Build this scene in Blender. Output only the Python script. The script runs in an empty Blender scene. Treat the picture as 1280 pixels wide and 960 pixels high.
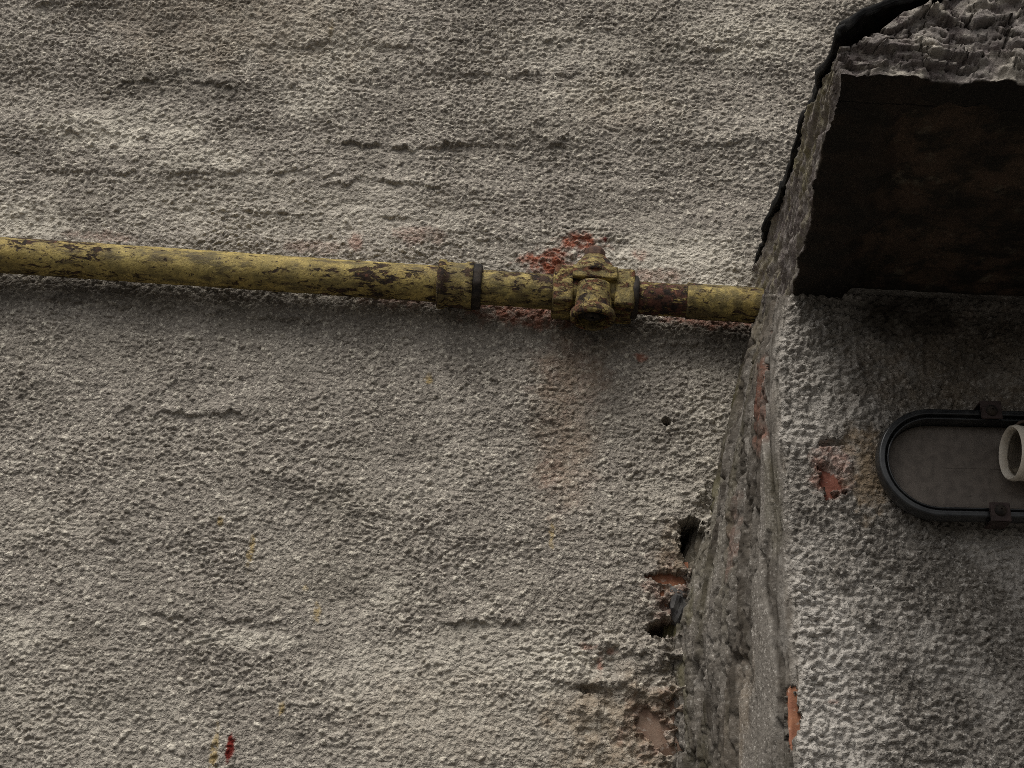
import bpy, bmesh, math, random
import numpy as np
from mathutils import Vector, Matrix

random.seed(7)
S = bpy.context.scene
COL = S.collection
R = math.radians

# ------------------------------------------------------------------ camera
F = 1848.0; TH = R(25); RO = R(3); CZ = 1.6          # focal length in photo pixels, pitch, roll, eye height
D = 1.5; YF = 1.3                                    # plane of the wall, plane of the pier front
fw = np.array([0, math.cos(TH), math.sin(TH)]); r0 = np.array([1., 0, 0]); u0 = np.array([0, -math.sin(TH), math.cos(TH)])
rt = r0*math.cos(RO) + u0*math.sin(RO); up = u0*math.cos(RO) - r0*math.sin(RO)
cam_d = bpy.data.cameras.new('camera'); cam = bpy.data.objects.new('camera', cam_d); COL.objects.link(cam)
cam_d.sensor_width = 36; cam_d.lens = F/1280*36; cam_d.clip_start = 0.02; cam_d.clip_end = 2000
m = Matrix(((rt[0], up[0], -fw[0], 0), (rt[1], up[1], -fw[1], 0), (rt[2], up[2], -fw[2], CZ), (0, 0, 0, 1)))
cam.matrix_world = m
S.camera = cam

# ------------------------------------------------------------------ light
SUN_EL = R(57); SUN_AZ = R(-30)                      # azimuth measured from -Y (behind the viewer), negative = from the left
w = bpy.data.worlds.new('World'); S.world = w; w.use_nodes = True
nt = w.node_tree; nt.nodes.clear()
sky = nt.nodes.new('ShaderNodeTexSky'); sky.sky_type = 'NISHITA'; sky.sun_disc = False
sky.sun_elevation = SUN_EL; sky.sun_rotation = R(180) - SUN_AZ
sky.air_density = 1.0; sky.dust_density = 6.0; sky.ozone_density = 1.0
hs = nt.nodes.new('ShaderNodeHueSaturation'); hs.inputs['Saturation'].default_value = 0.22
bg = nt.nodes.new('ShaderNodeBackground'); bg.inputs['Strength'].default_value = 0.085
wo = nt.nodes.new('ShaderNodeOutputWorld')
nt.links.new(sky.outputs[0], hs.inputs['Color']); nt.links.new(hs.outputs[0], bg.inputs['Color']); nt.links.new(bg.outputs[0], wo.inputs[0])
sd = bpy.data.lights.new('sun', 'SUN'); sun = bpy.data.objects.new('sun', sd); COL.objects.link(sun)
sd.energy = 1.3; sd.angle = R(34); sd.color = (1.0, 0.965, 0.90)
sdir = Vector((math.sin(SUN_AZ)*math.cos(SUN_EL), -math.cos(SUN_AZ)*math.cos(SUN_EL), math.sin(SUN_EL)))   # towards the sun
sun.rotation_euler = (-sdir).to_track_quat('-Z', 'Y').to_euler(); sun.location = (0, -3, 6)
S.view_settings.view_transform = 'Standard'; S.view_settings.look = 'None'
S.view_settings.exposure = 0.40; S.view_settings.gamma = 1.0; S.view_settings.use_curve_mapping = False
S.render.engine = 'CYCLES'
S.cycles.use_denoising = False; S.cycles.pixel_filter_type = 'BLACKMAN_HARRIS'; S.cycles.filter_width = 0.9

# ------------------------------------------------------------------ measuring helpers (photo point -> place on a real plane)
def ray(x, y): return fw*F + rt*(x-640) + up*(480-y)
def on_y(x, y, Y=D):
    d = ray(x, y); return d*(Y/d[1]) + np.array([0, 0, CZ])
def on_z(x, y, Z):
    d = ray(x, y); return d*((Z-CZ)/d[2]) + np.array([0, 0, CZ])

# ------------------------------------------------------------------ noise in numpy
_rng = np.random.default_rng(11)
PERM = _rng.permutation(4096).astype(np.int64)
GR = _rng.uniform(0, 2*np.pi, 4096); GX = np.cos(GR); GY = np.sin(GR)
_g3 = _rng.normal(size=(4096, 3)); _g3 /= np.linalg.norm(_g3, axis=1)[:, None]
RV = _rng.uniform(0, 1, (4096, 4))
def _h(i, j, s=0): return PERM[(PERM[(i + 37*s) & 4095] + j) & 4095]
def _h3(i, j, k, s=0): return PERM[(PERM[(PERM[(i + 37*s) & 4095] + j) & 4095] + k) & 4095]
def perlin(x, y, s=0):
    xi = np.floor(x).astype(np.int64); yi = np.floor(y).astype(np.int64); xf = x-xi; yf = y-yi
    u = xf*xf*xf*(xf*(xf*6-15)+10); v = yf*yf*yf*(yf*(yf*6-15)+10)
    def g(a, b, dx, dy):
        h = _h(xi+a, yi+b, s); return GX[h]*dx + GY[h]*dy
    a = g(0, 0, xf, yf); b = g(1, 0, xf-1, yf); c = g(0, 1, xf, yf-1); d = g(1, 1, xf-1, yf-1)
    return 1.5*((a+(b-a)*u) + ((c+(d-c)*u) - (a+(b-a)*u))*v)
def fbm(x, y, n=4, s=0, gain=.5):
    t = 0; a = 1
    for k in range(n):
        t = t + a*perlin(x, y, s+k); x = x*2.03+5.1; y = y*2.03+1.7; a *= gain
    return t
def perlin3(x, y, z, s=0):
    xi = np.floor(x).astype(np.int64); yi = np.floor(y).astype(np.int64); zi = np.floor(z).astype(np.int64)
    xf = x-xi; yf = y-yi; zf = z-zi
    u, v, t = [q*q*q*(q*(q*6-15)+10) for q in (xf, yf, zf)]
    def g(a, b, c):
        h = _h3(xi+a, yi+b, zi+c, s); G = _g3[h]; return G[..., 0]*(xf-a)+G[..., 1]*(yf-b)+G[..., 2]*(zf-c)
    l = lambda a, b, t: a+(b-a)*t
    return 1.5*l(l(l(g(0,0,0), g(1,0,0), u), l(g(0,1,0), g(1,1,0), u), v), l(l(g(0,0,1), g(1,0,1), u), l(g(0,1,1), g(1,1,1), u), v), t)
def fbm3(p, sc, n=4, s=0, gain=.5):
    x, y, z = p[:, 0]*sc, p[:, 1]*sc, p[:, 2]*sc; t = 0; a = 1
    for k in range(n):
        t = t + a*perlin3(x, y, z, s+k); x = x*2.03+5.1; y = y*2.03+1.7; z = z*2.03+3.3; a *= gain
    return t
def worley(x, y, s=0):
    """distance to the nearest and second nearest grain centre, and two random values of the nearest grain"""
    xi = np.floor(x).astype(np.int64); yi = np.floor(y).astype(np.int64)
    d1 = np.full(x.shape, 9.); d2 = np.full(x.shape, 9.); c = np.zeros(x.shape); e = np.zeros(x.shape)
    for a in (-1, 0, 1):
        for b in (-1, 0, 1):
            h = _h(xi+a, yi+b, s); rv = RV[h]
            d = np.hypot(xi+a+rv[..., 0]-x, yi+b+rv[..., 1]-y)
            n = d < d1
            d2 = np.where(n, d1, np.minimum(d2, d)); c = np.where(n, rv[..., 2], c); e = np.where(n, rv[..., 3], e); d1 = np.where(n, d, d1)
    return d1, d2, c, e
def sst(a, b, x):
    t = np.clip((x-a)/(b-a), 0, 1); return t*t*(3-2*t)
def blob(X, Z, cx, cz, rx, rz, rough=.35, s=3, soft=.25, sc=45):
    """a soft edged, ragged patch, 1 inside"""
    d = np.hypot((X-cx)/rx, (Z-cz)/rz); out = np.zeros(X.shape); near = d < 1+soft+rough*1.9
    d = d[near] + rough*fbm(X[near]*sc, Z[near]*sc, 3, s) + .45*rough*fbm(X[near]*sc*3.7, Z[near]*sc*3.7, 2, s+1)
    out[near] = 1 - sst(1-soft, 1+soft, d); return out

# ------------------------------------------------------------------ object helpers
def org(o):
    p = Vector((0, 0, 0))
    while o is not None: p += o.location; o = o.parent
    return p
def tag(o, label=None, cat=None, group=None, kind=None):
    for k, v in (('label', label), ('category', cat), ('group', group), ('kind', kind)):
        if v: o[k] = v
    return o
def empty(name, loc, label, cat, group=None):
    o = bpy.data.objects.new(name, None); o.empty_display_size = .05; COL.objects.link(o); o.location = Vector(loc)
    return tag(o, label, cat, group)
def link(name, me, mat, parent=None, loc=None):
    o = bpy.data.objects.new(name, me); COL.objects.link(o)
    if mat: me.materials.append(mat)
    if parent is not None: o.parent = parent
    elif loc is not None: o.location = Vector(loc)
    return o
def npmesh(name, V, Q, mat, parent=None, loc=None, attrs=None, smooth=True):
    """V (n,3) world coordinates, Q (m,4) quads -> one mesh object"""
    o0 = np.array(org(parent)) if parent is not None else np.array(loc if loc is not None else (0, 0, 0), float)
    me = bpy.data.meshes.new(name); n = len(V); q = len(Q)
    me.vertices.add(n); me.vertices.foreach_set('co', (V-o0).astype(np.float32).ravel())
    me.loops.add(4*q); me.loops.foreach_set('vertex_index', Q.astype(np.int32).ravel())
    me.polygons.add(q); me.polygons.foreach_set('loop_start', np.arange(0, 4*q, 4, dtype=np.int32))
    try: me.polygons.foreach_set('loop_total', np.full(q, 4, dtype=np.int32))
    except Exception: pass
    me.update(calc_edges=True); me.validate()
    for k, A in (attrs or {}).items():
        at = me.attributes.new(k, 'FLOAT_COLOR', 'POINT')
        at.data.foreach_set('color', np.clip(A, 0, 1).astype(np.float32).ravel())
    me.polygons.foreach_set('use_smooth', np.full(q, smooth))
    return link(name, me, mat, parent, loc)
def gridq(nu, nv, wrap_u=False, flip=False):
    i = np.arange(nu if wrap_u else nu-1); j = np.arange(nv-1); I, J = np.meshgrid(i, j, indexing='ij')
    a = I*nv+J; b = ((I+1) % nu)*nv+J
    q = np.stack([a, b, b+1, a+1], -1).reshape(-1, 4)
    return q[:, ::-1] if flip else q
def rgba(*c): return np.stack(c, -1).reshape(-1, 4)
def bmobj(name, bm, mat, parent=None, loc=None, smooth=False, sharp=None):
    o0 = org(parent) if parent is not None else Vector(loc if loc is not None else (0, 0, 0))
    bmesh.ops.translate(bm, verts=bm.verts, vec=-o0); bmesh.ops.recalc_face_normals(bm, faces=bm.faces)
    me = bpy.data.meshes.new(name); bm.to_mesh(me); bm.free()
    if smooth:
        me.polygons.foreach_set('use_smooth', np.full(len(me.polygons), True))
        if sharp: me.set_sharp_from_angle(angle=R(sharp))
    return link(name, me, mat, parent, loc)
def vnorm(V, Q):
    n = np.cross(V[Q[:, 2]]-V[Q[:, 0]], V[Q[:, 3]]-V[Q[:, 1]]); N = np.zeros_like(V)
    for k in range(4): np.add.at(N, Q[:, k], n)
    return N/np.maximum(np.linalg.norm(N, axis=1), 1e-12)[:, None]
def stretch(lo, hi, d0, d1, step, grow=1.25):
    """fine spacing between d0 and d1, growing coarse out to lo and hi"""
    mid = np.arange(d0, d1+step*.5, step); a = [d0]; s = step
    while a[-1] > lo: s *= grow; a.append(a[-1]-s)
    b = [mid[-1]]; s = step
    while b[-1] < hi: s *= grow; b.append(b[-1]+s)
    return np.concatenate([np.array(a[1:][::-1]), mid, np.array(b[1:])])
def pl(pts, axis_in, axis_out):
    P = np.array(sorted(pts, key=lambda p: p[axis_in])); return lambda v: np.interp(v, P[:, axis_in], P[:, axis_out])

# ------------------------------------------------------------------ materials
class NT:
    def __init__(s, name):
        s.m = bpy.data.materials.new(name); s.m.use_nodes = True; s.t = s.m.node_tree; s.n = s.t.nodes
        s.b = s.n['Principled BSDF']; s.tc = s.n.new('ShaderNodeTexCoord')
    def l(s, a, b): s.t.links.new(a, b)
    def val(s, inp, v):
        if hasattr(v, 'links') or isinstance(v, bpy.types.NodeSocket): s.l(v, inp)
        else: inp.default_value = v
    def map(s, sc=(1, 1, 1), loc=(0, 0, 0)):
        m = s.n.new('ShaderNodeMapping'); m.inputs['Scale'].default_value = sc; m.inputs['Location'].default_value = loc
        s.l(s.tc.outputs['Object'], m.inputs['Vector']); return m.outputs[0]
    def noise(s, scale, detail=4, rough=.55, vec=None, dist=0., loc=0.):
        x = s.n.new('ShaderNodeTexNoise'); x.inputs['Scale'].default_value = scale; x.inputs['Detail'].default_value = detail
        x.inputs['Roughness'].default_value = rough; x.inputs['Distortion'].default_value = dist
        s.l(vec if vec is not None else s.map(loc=(loc, loc*.7, loc*.3)), x.inputs['Vector']); return x.outputs['Fac']
    def ramp(s, fac, a, b, ca=0., cb=1.):
        x = s.n.new('ShaderNodeMapRange'); x.interpolation_type = 'SMOOTHSTEP'
        for k, v in (('From Min', a), ('From Max', b), ('To Min', ca), ('To Max', cb)): x.inputs[k].default_value = v
        s.l(fac, x.inputs['Value']); return x.outputs[0]
    def mix(s, fac, a, b, mode='MIX'):
        x = s.n.new('ShaderNodeMix'); x.data_type = 'RGBA'; x.blend_type = mode
        s.val(x.inputs[0], fac)
        for i, v in ((6, a), (7, b)): s.val(x.inputs[i], v if isinstance(v, bpy.types.NodeSocket) else (*v, 1))
        return x.outputs[2]
    def math(s, op, a, b=0.):
        x = s.n.new('ShaderNodeMath'); x.operation = op; s.val(x.inputs[0], a); s.val(x.inputs[1], b); return x.outputs[0]
    def attr(s, name):
        a = s.n.new('ShaderNodeAttribute'); a.attribute_name = name
        x = s.n.new('ShaderNodeSeparateColor'); s.l(a.outputs['Color'], x.inputs[0]); return (*x.outputs, a.outputs['Alpha'])
    def bump(s, h, strength=.5, dist=.001, prev=None):
        x = s.n.new('ShaderNodeBump'); x.inputs['Strength'].default_value = strength; x.inputs['Distance'].default_value = dist
        s.l(h, x.inputs['Height'])
        if prev is not None: s.l(prev, x.inputs['Normal'])
        return x.outputs[0]
    def out(s, col, rough=.9, metal=0., normal=None, spec=.3):
        s.val(s.b.inputs['Base Color'], col if isinstance(col, bpy.types.NodeSocket) else (*col, 1))
        s.val(s.b.inputs['Roughness'], rough); s.val(s.b.inputs['Metallic'], metal); s.b.inputs['Specular IOR Level'].default_value = spec
        if normal is not None: s.l(normal, s.b.inputs['Normal'])
        return s.m

def plaster(name, base, base2, pale, dark_col=(.050, .042, .033), calm=False):
    """render coat: mask channels are pale lime, brick dust, soot, ochre; second set yellow drip, red drip, moss, grain tone"""
    t = NT(name); lime, red, dark_tone, ochre = t.attr('mask'); yel, rdr, moss, grain = t.attr('mark')
    c = t.mix(t.ramp(t.noise(9, 5, .6), .35, .68), base, base2)
    c = t.mix(t.ramp(t.noise(55, 4, .6, loc=3), .40, .72, 0, .55), c, tuple(v*.72 for v in base))
    c = t.mix(t.ramp(grain, .10, .42, .45, 0), c, tuple(v*.55 for v in base))
    c = t.mix(t.ramp(grain, .70, .88, 0, .75), c, pale)
    sp = t.noise(300, 3, .7, loc=5); c = t.mix(t.ramp(sp, .570, .64, 0, .9), c, pale); c = t.mix(t.ramp(sp, .33, .44, .9, 0), c, tuple(v*.32 for v in base))
    c = t.mix(t.math('MULTIPLY', lime, t.ramp(t.noise(120, 4, .6, loc=6), .28, .58, .2, 1)), c, pale)
    c = t.mix(t.math('MULTIPLY', red, t.ramp(t.noise(90, 4, .65, loc=9), .30, .60, .25, 1)), c, (.30, .098, .056))
    c = t.mix(t.math('MULTIPLY', ochre, t.ramp(t.noise(70, 3, .6, loc=2), .3, .6, .3, 1)), c, (.25, .175, .10))
    c = t.mix(t.math('MULTIPLY', dark_tone, t.ramp(t.noise(40, 4, .6, loc=1), .25, .65, .45, 1)), c, dark_col)
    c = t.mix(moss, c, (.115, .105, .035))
    if not calm: c = t.mix(t.math('MULTIPLY', yel, t.ramp(t.noise(150, 3, .6), .35, .5)), c, (.37, .255, .07))
    c = t.mix(t.math('MULTIPLY', rdr, t.ramp(t.noise(150, 3, .6), .30, .42)), c, (.15, .022, .016))
    n = t.noise(250, 2, .6, dist=.3)
    if calm: n = t.math('MULTIPLY', n, t.math('SUBTRACT', 1., t.math('MULTIPLY', yel, .75)))
    n = t.bump(n, 1.0, .0040)
    return t.out(c, .95, 0, n, .15)
M_wall = plaster('grey_roughcast', (.320, .286, .243), (.275, .244, .205), (.62, .57, .475))
M_pier = plaster('pebbled_roughcast', (.235, .213, .185), (.185, .165, .140), (.50, .465, .415), calm=True)

def brickmat(name, a, b):
    t = NT(name); c = t.mix(t.ramp(t.noise(60, 4, .6), .35, .65), a, b)
    c = t.mix(t.ramp(t.noise(140, 3, .6, loc=4), .58, .70, 0, .6), c, (.40, .35, .30))
    return t.out(c, .9, 0, t.bump(t.noise(350, 4, .6), .6, .001), .2)
M_brick = brickmat('red_brick', (.23, .092, .064), (.17, .062, .043))
M_brick_o = brickmat('orange_brick', (.25, .112, .062), (.19, .080, .048))
M_brick_b = brickmat('brown_brick', (.22, .155, .115), (.18, .115, .082))

def canopy_mat():
    t = NT('flaking_concrete'); lime, red, dark_tone, ochre = t.attr('mask'); yel, rdr, moss, grain = t.attr('mark')
    c = t.mix(t.ramp(t.noise(40, 5, .6), .38, .62), (.215, .190, .172), (.150, .125, .116))
    c = t.mix(t.ramp(t.noise(120, 4, .6, loc=2), .50, .66, 0, .8), c, (.33, .30, .26))
    c = t.mix(t.math('MULTIPLY', lime, t.ramp(t.noise(30, 4, .6, loc=6), .40, .55)), c, (.42, .38, .32))
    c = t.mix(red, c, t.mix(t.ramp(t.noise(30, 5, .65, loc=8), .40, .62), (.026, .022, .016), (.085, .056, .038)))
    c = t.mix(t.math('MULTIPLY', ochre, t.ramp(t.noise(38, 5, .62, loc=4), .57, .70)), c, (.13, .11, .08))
    c = t.mix(dark_tone, c, (.018, .015, .012))
    c = t.mix(t.math('MULTIPLY', moss, t.ramp(t.noise(50, 4, .6, loc=4), .35, .6)), c, (.23, .205, .115))
    c = t.mix(t.ramp(grain, .10, .42, .6, 0), c, (.09, .078, .065))
    return t.out(c, .92, 0, t.bump(t.noise(240, 5, .68, dist=.5), .9, .003), .2)
M_can = canopy_mat()

def felt_mat():
    t = NT('bitumen_felt'); c = t.mix(t.ramp(t.noise(90, 4, .6), .4, .7), (.008, .008, .008), (.020, .019, .017))
    return t.out(c, .8, 0, t.bump(t.noise(300, 4, .6), .6, .001), .2)
M_felt = felt_mat()

def paint_mat(name, flake, rust_col=(.075, .038, .024), dirt=.5, seed=0., paint=(.45, .350, .118), lo=.41):
    """old yellow gas paint, chipped down to rust and dark primer, grimy"""
    t = NT(name); sv = t.map((.30, 1, 1), (seed, seed*.5, 0))
    c = t.mix(t.ramp(t.noise(26, 5, .6, loc=seed), .35, .65), paint, (.37, .275, .085))
    c = t.mix(t.ramp(t.noise(60, 5, .7, loc=seed+7), lo, lo+.24, 0, dirt), c, (.115, .092, .036))
    c = t.mix(t.ramp(t.noise(60, 6, .72, vec=sv), .47, .62, 0, .85), c, (.070, .055, .030))
    c = t.mix(t.ramp(t.noise(420, 3, .6, loc=seed), .52, .66, 0, .55), c, (.12, .09, .04))
    zone = t.noise(11, 3, .55, vec=t.map((.6, 1.6, 1.6), (seed, 0, seed)))
    n1 = t.math('ADD', t.math('MULTIPLY', t.noise(125, 6, .72, dist=.5, vec=t.map((.42, 1, 1), (seed+2, seed, 0))), .68), t.math('MULTIPLY', zone, .32))
    bare = t.ramp(n1, flake-.012, flake+.016)
    rust = t.mix(t.ramp(t.noise(110, 4, .6, loc=seed+5), .38, .60), rust_col, (.022, .016, .013))
    rust = t.mix(t.ramp(t.noise(150, 4, .6, loc=seed+1), .56, .70), rust, (.17, .075, .045))
    c = t.mix(bare, c, rust)
    rim = t.math('MULTIPLY', t.ramp(n1, flake-.05, flake-.010), t.math('SUBTRACT', 1., bare))
    c = t.mix(t.math('MULTIPLY', rim, .6), c, (.15, .10, .04))
    sp = t.ramp(t.noise(210, 3, .6, loc=seed+4), .62, .68); c = t.mix(sp, c, (.05, .033, .02))
    h = t.math('SUBTRACT', t.math('MULTIPLY', t.noise(300, 5, .7), .9), t.math('MULTIPLY', bare, 1.0))
    return t.out(c, t.ramp(bare, 0, 1, .66, .92), 0, t.bump(h, 1.0, .0014), .25)
M_pipe = paint_mat('yellow_pipe_paint', .560, dirt=.6, rust_col=(.060, .036, .024))
M_pipe2 = paint_mat('worn_pipe_paint', .535, rust_col=(.060, .036, .024), seed=11., dirt=.9, lo=.36)
M_fit = paint_mat('grimy_fitting_paint', .525, seed=23., dirt=.9, rust_col=(.15, .066, .034), paint=(.45, .345, .12), lo=.36)
M_rustpipe = paint_mat('rusty_pipe_paint', .510, (.105, .046, .032), seed=31.)
def simple(name, a, b, sc, rough=.8, metal=0., bs=.4, spec=.3, lo=.38, hi=.64):
    t = NT(name); c = t.mix(t.ramp(t.noise(sc, 5, .6), lo, hi), a, b)
    return t.out(c, rough, metal, t.bump(t.noise(sc*6, 4, .6), bs, .0006), spec)
M_black = simple('black_iron', (.012, .010, .009), (.040, .030, .022), 90)
M_bolt = simple('rusty_bolt', (.055, .032, .024), (.10, .055, .036), 120)
M_frame = simple('lamp_rubber', (.016, .017, .018), (.034, .035, .035), 60, .28, 0, .10, .5)
M_plate = simple('lamp_back_plate', (.155, .130, .108), (.115, .096, .080), 130, .6, 0, .25)
M_cer = simple('ivory_lampholder', (.70, .64, .54), (.60, .53, .43), 60, .38, 0, .08, .5)
M_clip = simple('rusty_clip', (.055, .036, .032), (.036, .024, .021), 120, .7)
M_brass = simple('dull_contact', (.38, .33, .25), (.22, .18, .13), 160, .4, .6, .2)
M_sleeve = simple('dull_thread', (.24, .205, .16), (.16, .135, .105), 90, .5, .25, .1)
M_wire = simple('brown_wire', (.10, .07, .05), (.05, .035, .028), 120, .5)
M_stone = simple('dark_stone', (.055, .053, .052), (.10, .095, .088), 120, .9)
def ground_mat():
    t = NT('concrete_paving'); c = t.mix(t.ramp(t.noise(6, 6, .6), .35, .7), (.085, .080, .074), (.065, .062, .057))
    return t.out(c, .95, 0, t.bump(t.noise(90, 4, .6), .5, .004), .2)
M_ground = ground_mat()

# ------------------------------------------------------------------ ground
bm = bmesh.new(); bmesh.ops.create_grid(bm, x_segments=24, y_segments=24, size=60)
g = bmobj('ground', bm, M_ground); tag(g, kind='structure')

# ------------------------------------------------------------------ wall of the building
def roughcast(X, Z, sc, s, aniso=.80, lean=.12, dome=0., gexp=1.4):
    """granular thrown render, heights in metres, sc = grain size; returns height and grain tone"""
    wx = X + .35*sc*perlin(X/sc*.55, Z/sc*.55, s+50); wz = Z + .35*sc*perlin(X/sc*.55, Z/sc*.55, s+51)
    x = wx*aniso + lean*wz*.4; z = wz
    f1, f2, c, e = worley(x/sc, z/sc, s)
    g1 = ((1-dome)*sst(0, .55, f2-f1) + dome*1.5*np.clip(1-1.35*f1, 0, 1)**.6) * (.10 + .90*c**gexp)
    q1, q2, c2, e2 = worley(x/sc*2.1+7, z/sc*2.1+3, s+5)
    g2 = sst(0, .5, q2-q1) * c2
    b1 = np.minimum(np.abs(perlin(x/sc*.50, z/sc*.50, s+9)), .45); b2 = np.minimum(np.abs(perlin(x/sc*.95+3, z/sc*1.0, s+12)), .45)
    h = sc*(.48*g1 + .16*g2 + 1.15*b1 + .75*b2)
    tone = .6*e + .4*e2
    return h, tone

def ledge(X, Z, pts, amp, up_len=.03, Y=D, ragged=.006, s=70):
    """render sagging over a line: proud above it, breaking back sharply at the line itself"""
    P = np.array([on_y(a, b, Y) for a, b in pts]); x0, x1 = P[0, 0], P[-1, 0]
    xs_ = X[:, 0]; zl = (np.interp(xs_, P[:, 0], P[:, 2]) + ragged*fbm(xs_*70, xs_*0+s, 3, s))[:, None]
    dz = Z-zl; near = (X > x0-.01) & (X < x1+.01) & (dz > -.05) & (dz < up_len*6)
    out = np.zeros(X.shape); X = X[near]; Z = Z[near]; dz = dz[near]; ends = sst(x0-.004, x0+.03, X)*(1-sst(x1-.03, x1+.004, X))
    prof = np.where(dz > 0, np.exp(-dz/up_len), -.15*np.exp(dz/.008))
    prof = np.where(dz > 0, prof*sst(0, .0025, dz), prof)
    out[near] = amp*prof*ends*(.25+.95*np.clip(fbm(X*30, Z*30, 2, s+3)+.5, 0, 1)); return out

wx = stretch(-3.2, 3.2, -.69, .43, .00125); wz = stretch(-.02, 5.0, 1.835, 2.90, .00125)
wz[0] = -.02
X, Z = np.meshgrid(wx, wz, indexing='ij')
det = sst(-.95, -.78, X)*(1-sst(.44, .60, X))*sst(1.6, 1.76, Z)*(1-sst(2.97, 3.15, Z))
h1, tone = roughcast(X, Z, .0039, 1, dome=.5, gexp=2.)
amp = .50 + .75*np.clip(fbm(X*8, Z*12, 4, 20)+.35, 0, 1.2)
amp += .35*sst(2.42, 2.75, Z)
w1, w2, wc, we = worley(X/.0105, Z/.0105, 21)
grit = .0030*np.clip(1-(w1*.0105/(.0018+.0016*we))**2, 0, 1)**.5*(wc > .62)*np.clip(.6+fbm(X*10, Z*10, 3, 22), 0, 1)
tone = np.where((grit > .0006), .45+.5*we, tone)
big = .0042*fbm(X*3.2, Z*13, 3, 31, .5)*(.35+.65*sst(2.38, 2.55, Z)) + .0045*fbm(X*4, Z*7, 2, 30, .4) + .0007*fbm(X*22, Z*40, 2, 40)
H = big + h1*amp*.78*det + grit*det + .0006*fbm(X*70, Z*110, 2, 45)*det
LEDGES = [([(130, 514), (260, 520), (390, 516)], .006), ([(545, 779), (620, 780), (680, 779)], .009),
          ([(150, 108), (220, 104), (300, 110)], .007), ([(400, 180), (520, 188), (600, 182), (720, 186)], .009),
          ([(380, 236), (470, 228), (560, 240)], .006), ([(0, 372), (120, 382), (260, 392), (420, 408)], .006),
          ([(160, 770), (270, 776), (370, 782)], .005), ([(560, 296), (630, 292)], .006), ([(700, 296), (790, 306)], .006),
          ([(700, 130), (800, 126), (900, 140)], .006), ([(680, 850), (730, 862)], .007), ([(710, 442), (800, 430), (930, 440)], .006),
          ([(60, 165), (150, 172), (220, 178)], .005), ([(20, 8), (90, 6), (160, 10)], .007), ([(590, 45), (700, 52), (760, 44)], .006),
          ([(420, 640), (520, 650)], .003), ([(600, 588), (680, 592)], .004), ([(260, 118), (320, 114)], .005),
          ([(820, 60), (900, 66), (990, 52)], .005), ([(690, 236), (760, 244), (850, 238)], .004), ([(30, 210), (180, 222), (330, 216), (480, 226)], .005), ([(480, 90), (640, 96), (820, 92)], .005), ([(300, 60), (420, 56), (560, 64)], .004), ([(780, 180), (880, 186), (980, 180)], .005), ([(200, 262), (360, 268), (520, 276)], .004)]
for i, (p, a) in enumerate(LEDGES): H = H + ledge(X, Z, p, a*.62, s=70+7*i)
# lost render: (photo point, half width px, half height px, depth)
def px2(cx, cy, Y=D):
    p = on_y(cx, cy, Y); k = np.linalg.norm(on_y(cx+10, cy, Y)-p)/10; kz = np.linalg.norm(on_y(cx, cy+10, Y)-p)/10
    return p, k, kz
def hole(X, Z, H, cx, cy, rx, rz, depth, rough=.35, s=3, soft=.10, Y=D, sc=70, floor=None):
    p, k, kz = px2(cx, cy, Y); b = blob(X, Z, p[0], p[2], rx*k, rz*kz, rough, s, soft, sc)
    lo = -depth + (.8*H if depth < .021 else .15*H)
    return H*(1-b) + lo*b, b
H, b1 = hole(X, Z, H, 836, 722, 22, 5.5, .022, .5, 4, .2, sc=110)          # brick showing by the pier
H, b1b = hole(X, Z, H, 828, 740, 3.5, 4, .022, .5, 14)
H, b2 = hole(X, Z, H, 832, 783, 26, 9, .055, .55, 5, .25)     # broken out pocket
H, b3 = hole(X, Z, H, 868, 680, 15, 33, .16, .30, 6, .08)          # gap against the pier
H, b4 = hole(X, Z, H, 833, 527, 5, 5, .030, .10, 7)            # plug hole
H, b5 = hole(X, Z, H, 812, 905, 15, 16, .020, .6, 8, .3)          # brown brick low by the pier
H, b6 = hole(X, Z, H, 738, 862, 14, 4, .009, .5, 9, .3)
H, b8 = hole(X, Z, H, 858, 653, 10, 4, .012, .5, 11, .3)
# crumbling lip round the pocket
p, k, kz = px2(815, 830); lump = blob(X, Z, p[0], p[2], 60*k, 42*kz, .4, 21, .4)
H += lump*(.006 + .010*fbm(X*28, Z*28, 3, 60))*(1-b2)*(1-b3)*(1-b5)
p, k, kz = px2(790, 900); lump2 = blob(X, Z, p[0], p[2], 80*k, 60*kz, .4, 22, .4)
H += lump2*.006*fbm(X*40, Z*40, 3, 61)
# crumbling joint against the pier
_pl = np.array([on_y(a_, b_, D) for a_, b_ in [(924, 482), (902, 574), (877, 675), (848, 776), (843, 810), (846, 960)]]); _xl = np.interp(wz, _pl[::-1, 2], _pl[::-1, 0])[None, :]
joint = np.exp(-np.clip(_xl-X, 0, 1)/.022)*sst(1.84, 1.92, Z)*(1-sst(2.12, 2.24, Z))*(X < _xl+.02)*(X > _xl-.15)
jw1, jw2, jc, je = worley((X+.003*perlin(X*120, Z*120, 77))/.013, (Z+.003*perlin(X*120, Z*120, 78))/.010, 79)
H += joint*(1-b3)*(1-b2)*(1-b1)*(.022*(jc-.62)*sst(0, .18, jw2-jw1) - .006 + .006*fbm(X*50, Z*50, 3, 62))
def wb(cx, cy, rx, rz, rough=.5, s=3, soft=.5, sc=30):
    p, k, kz = px2(cx, cy); return blob(X, Z, p[0], p[2], rx*k, rz*kz, rough, s, soft, sc)
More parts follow.
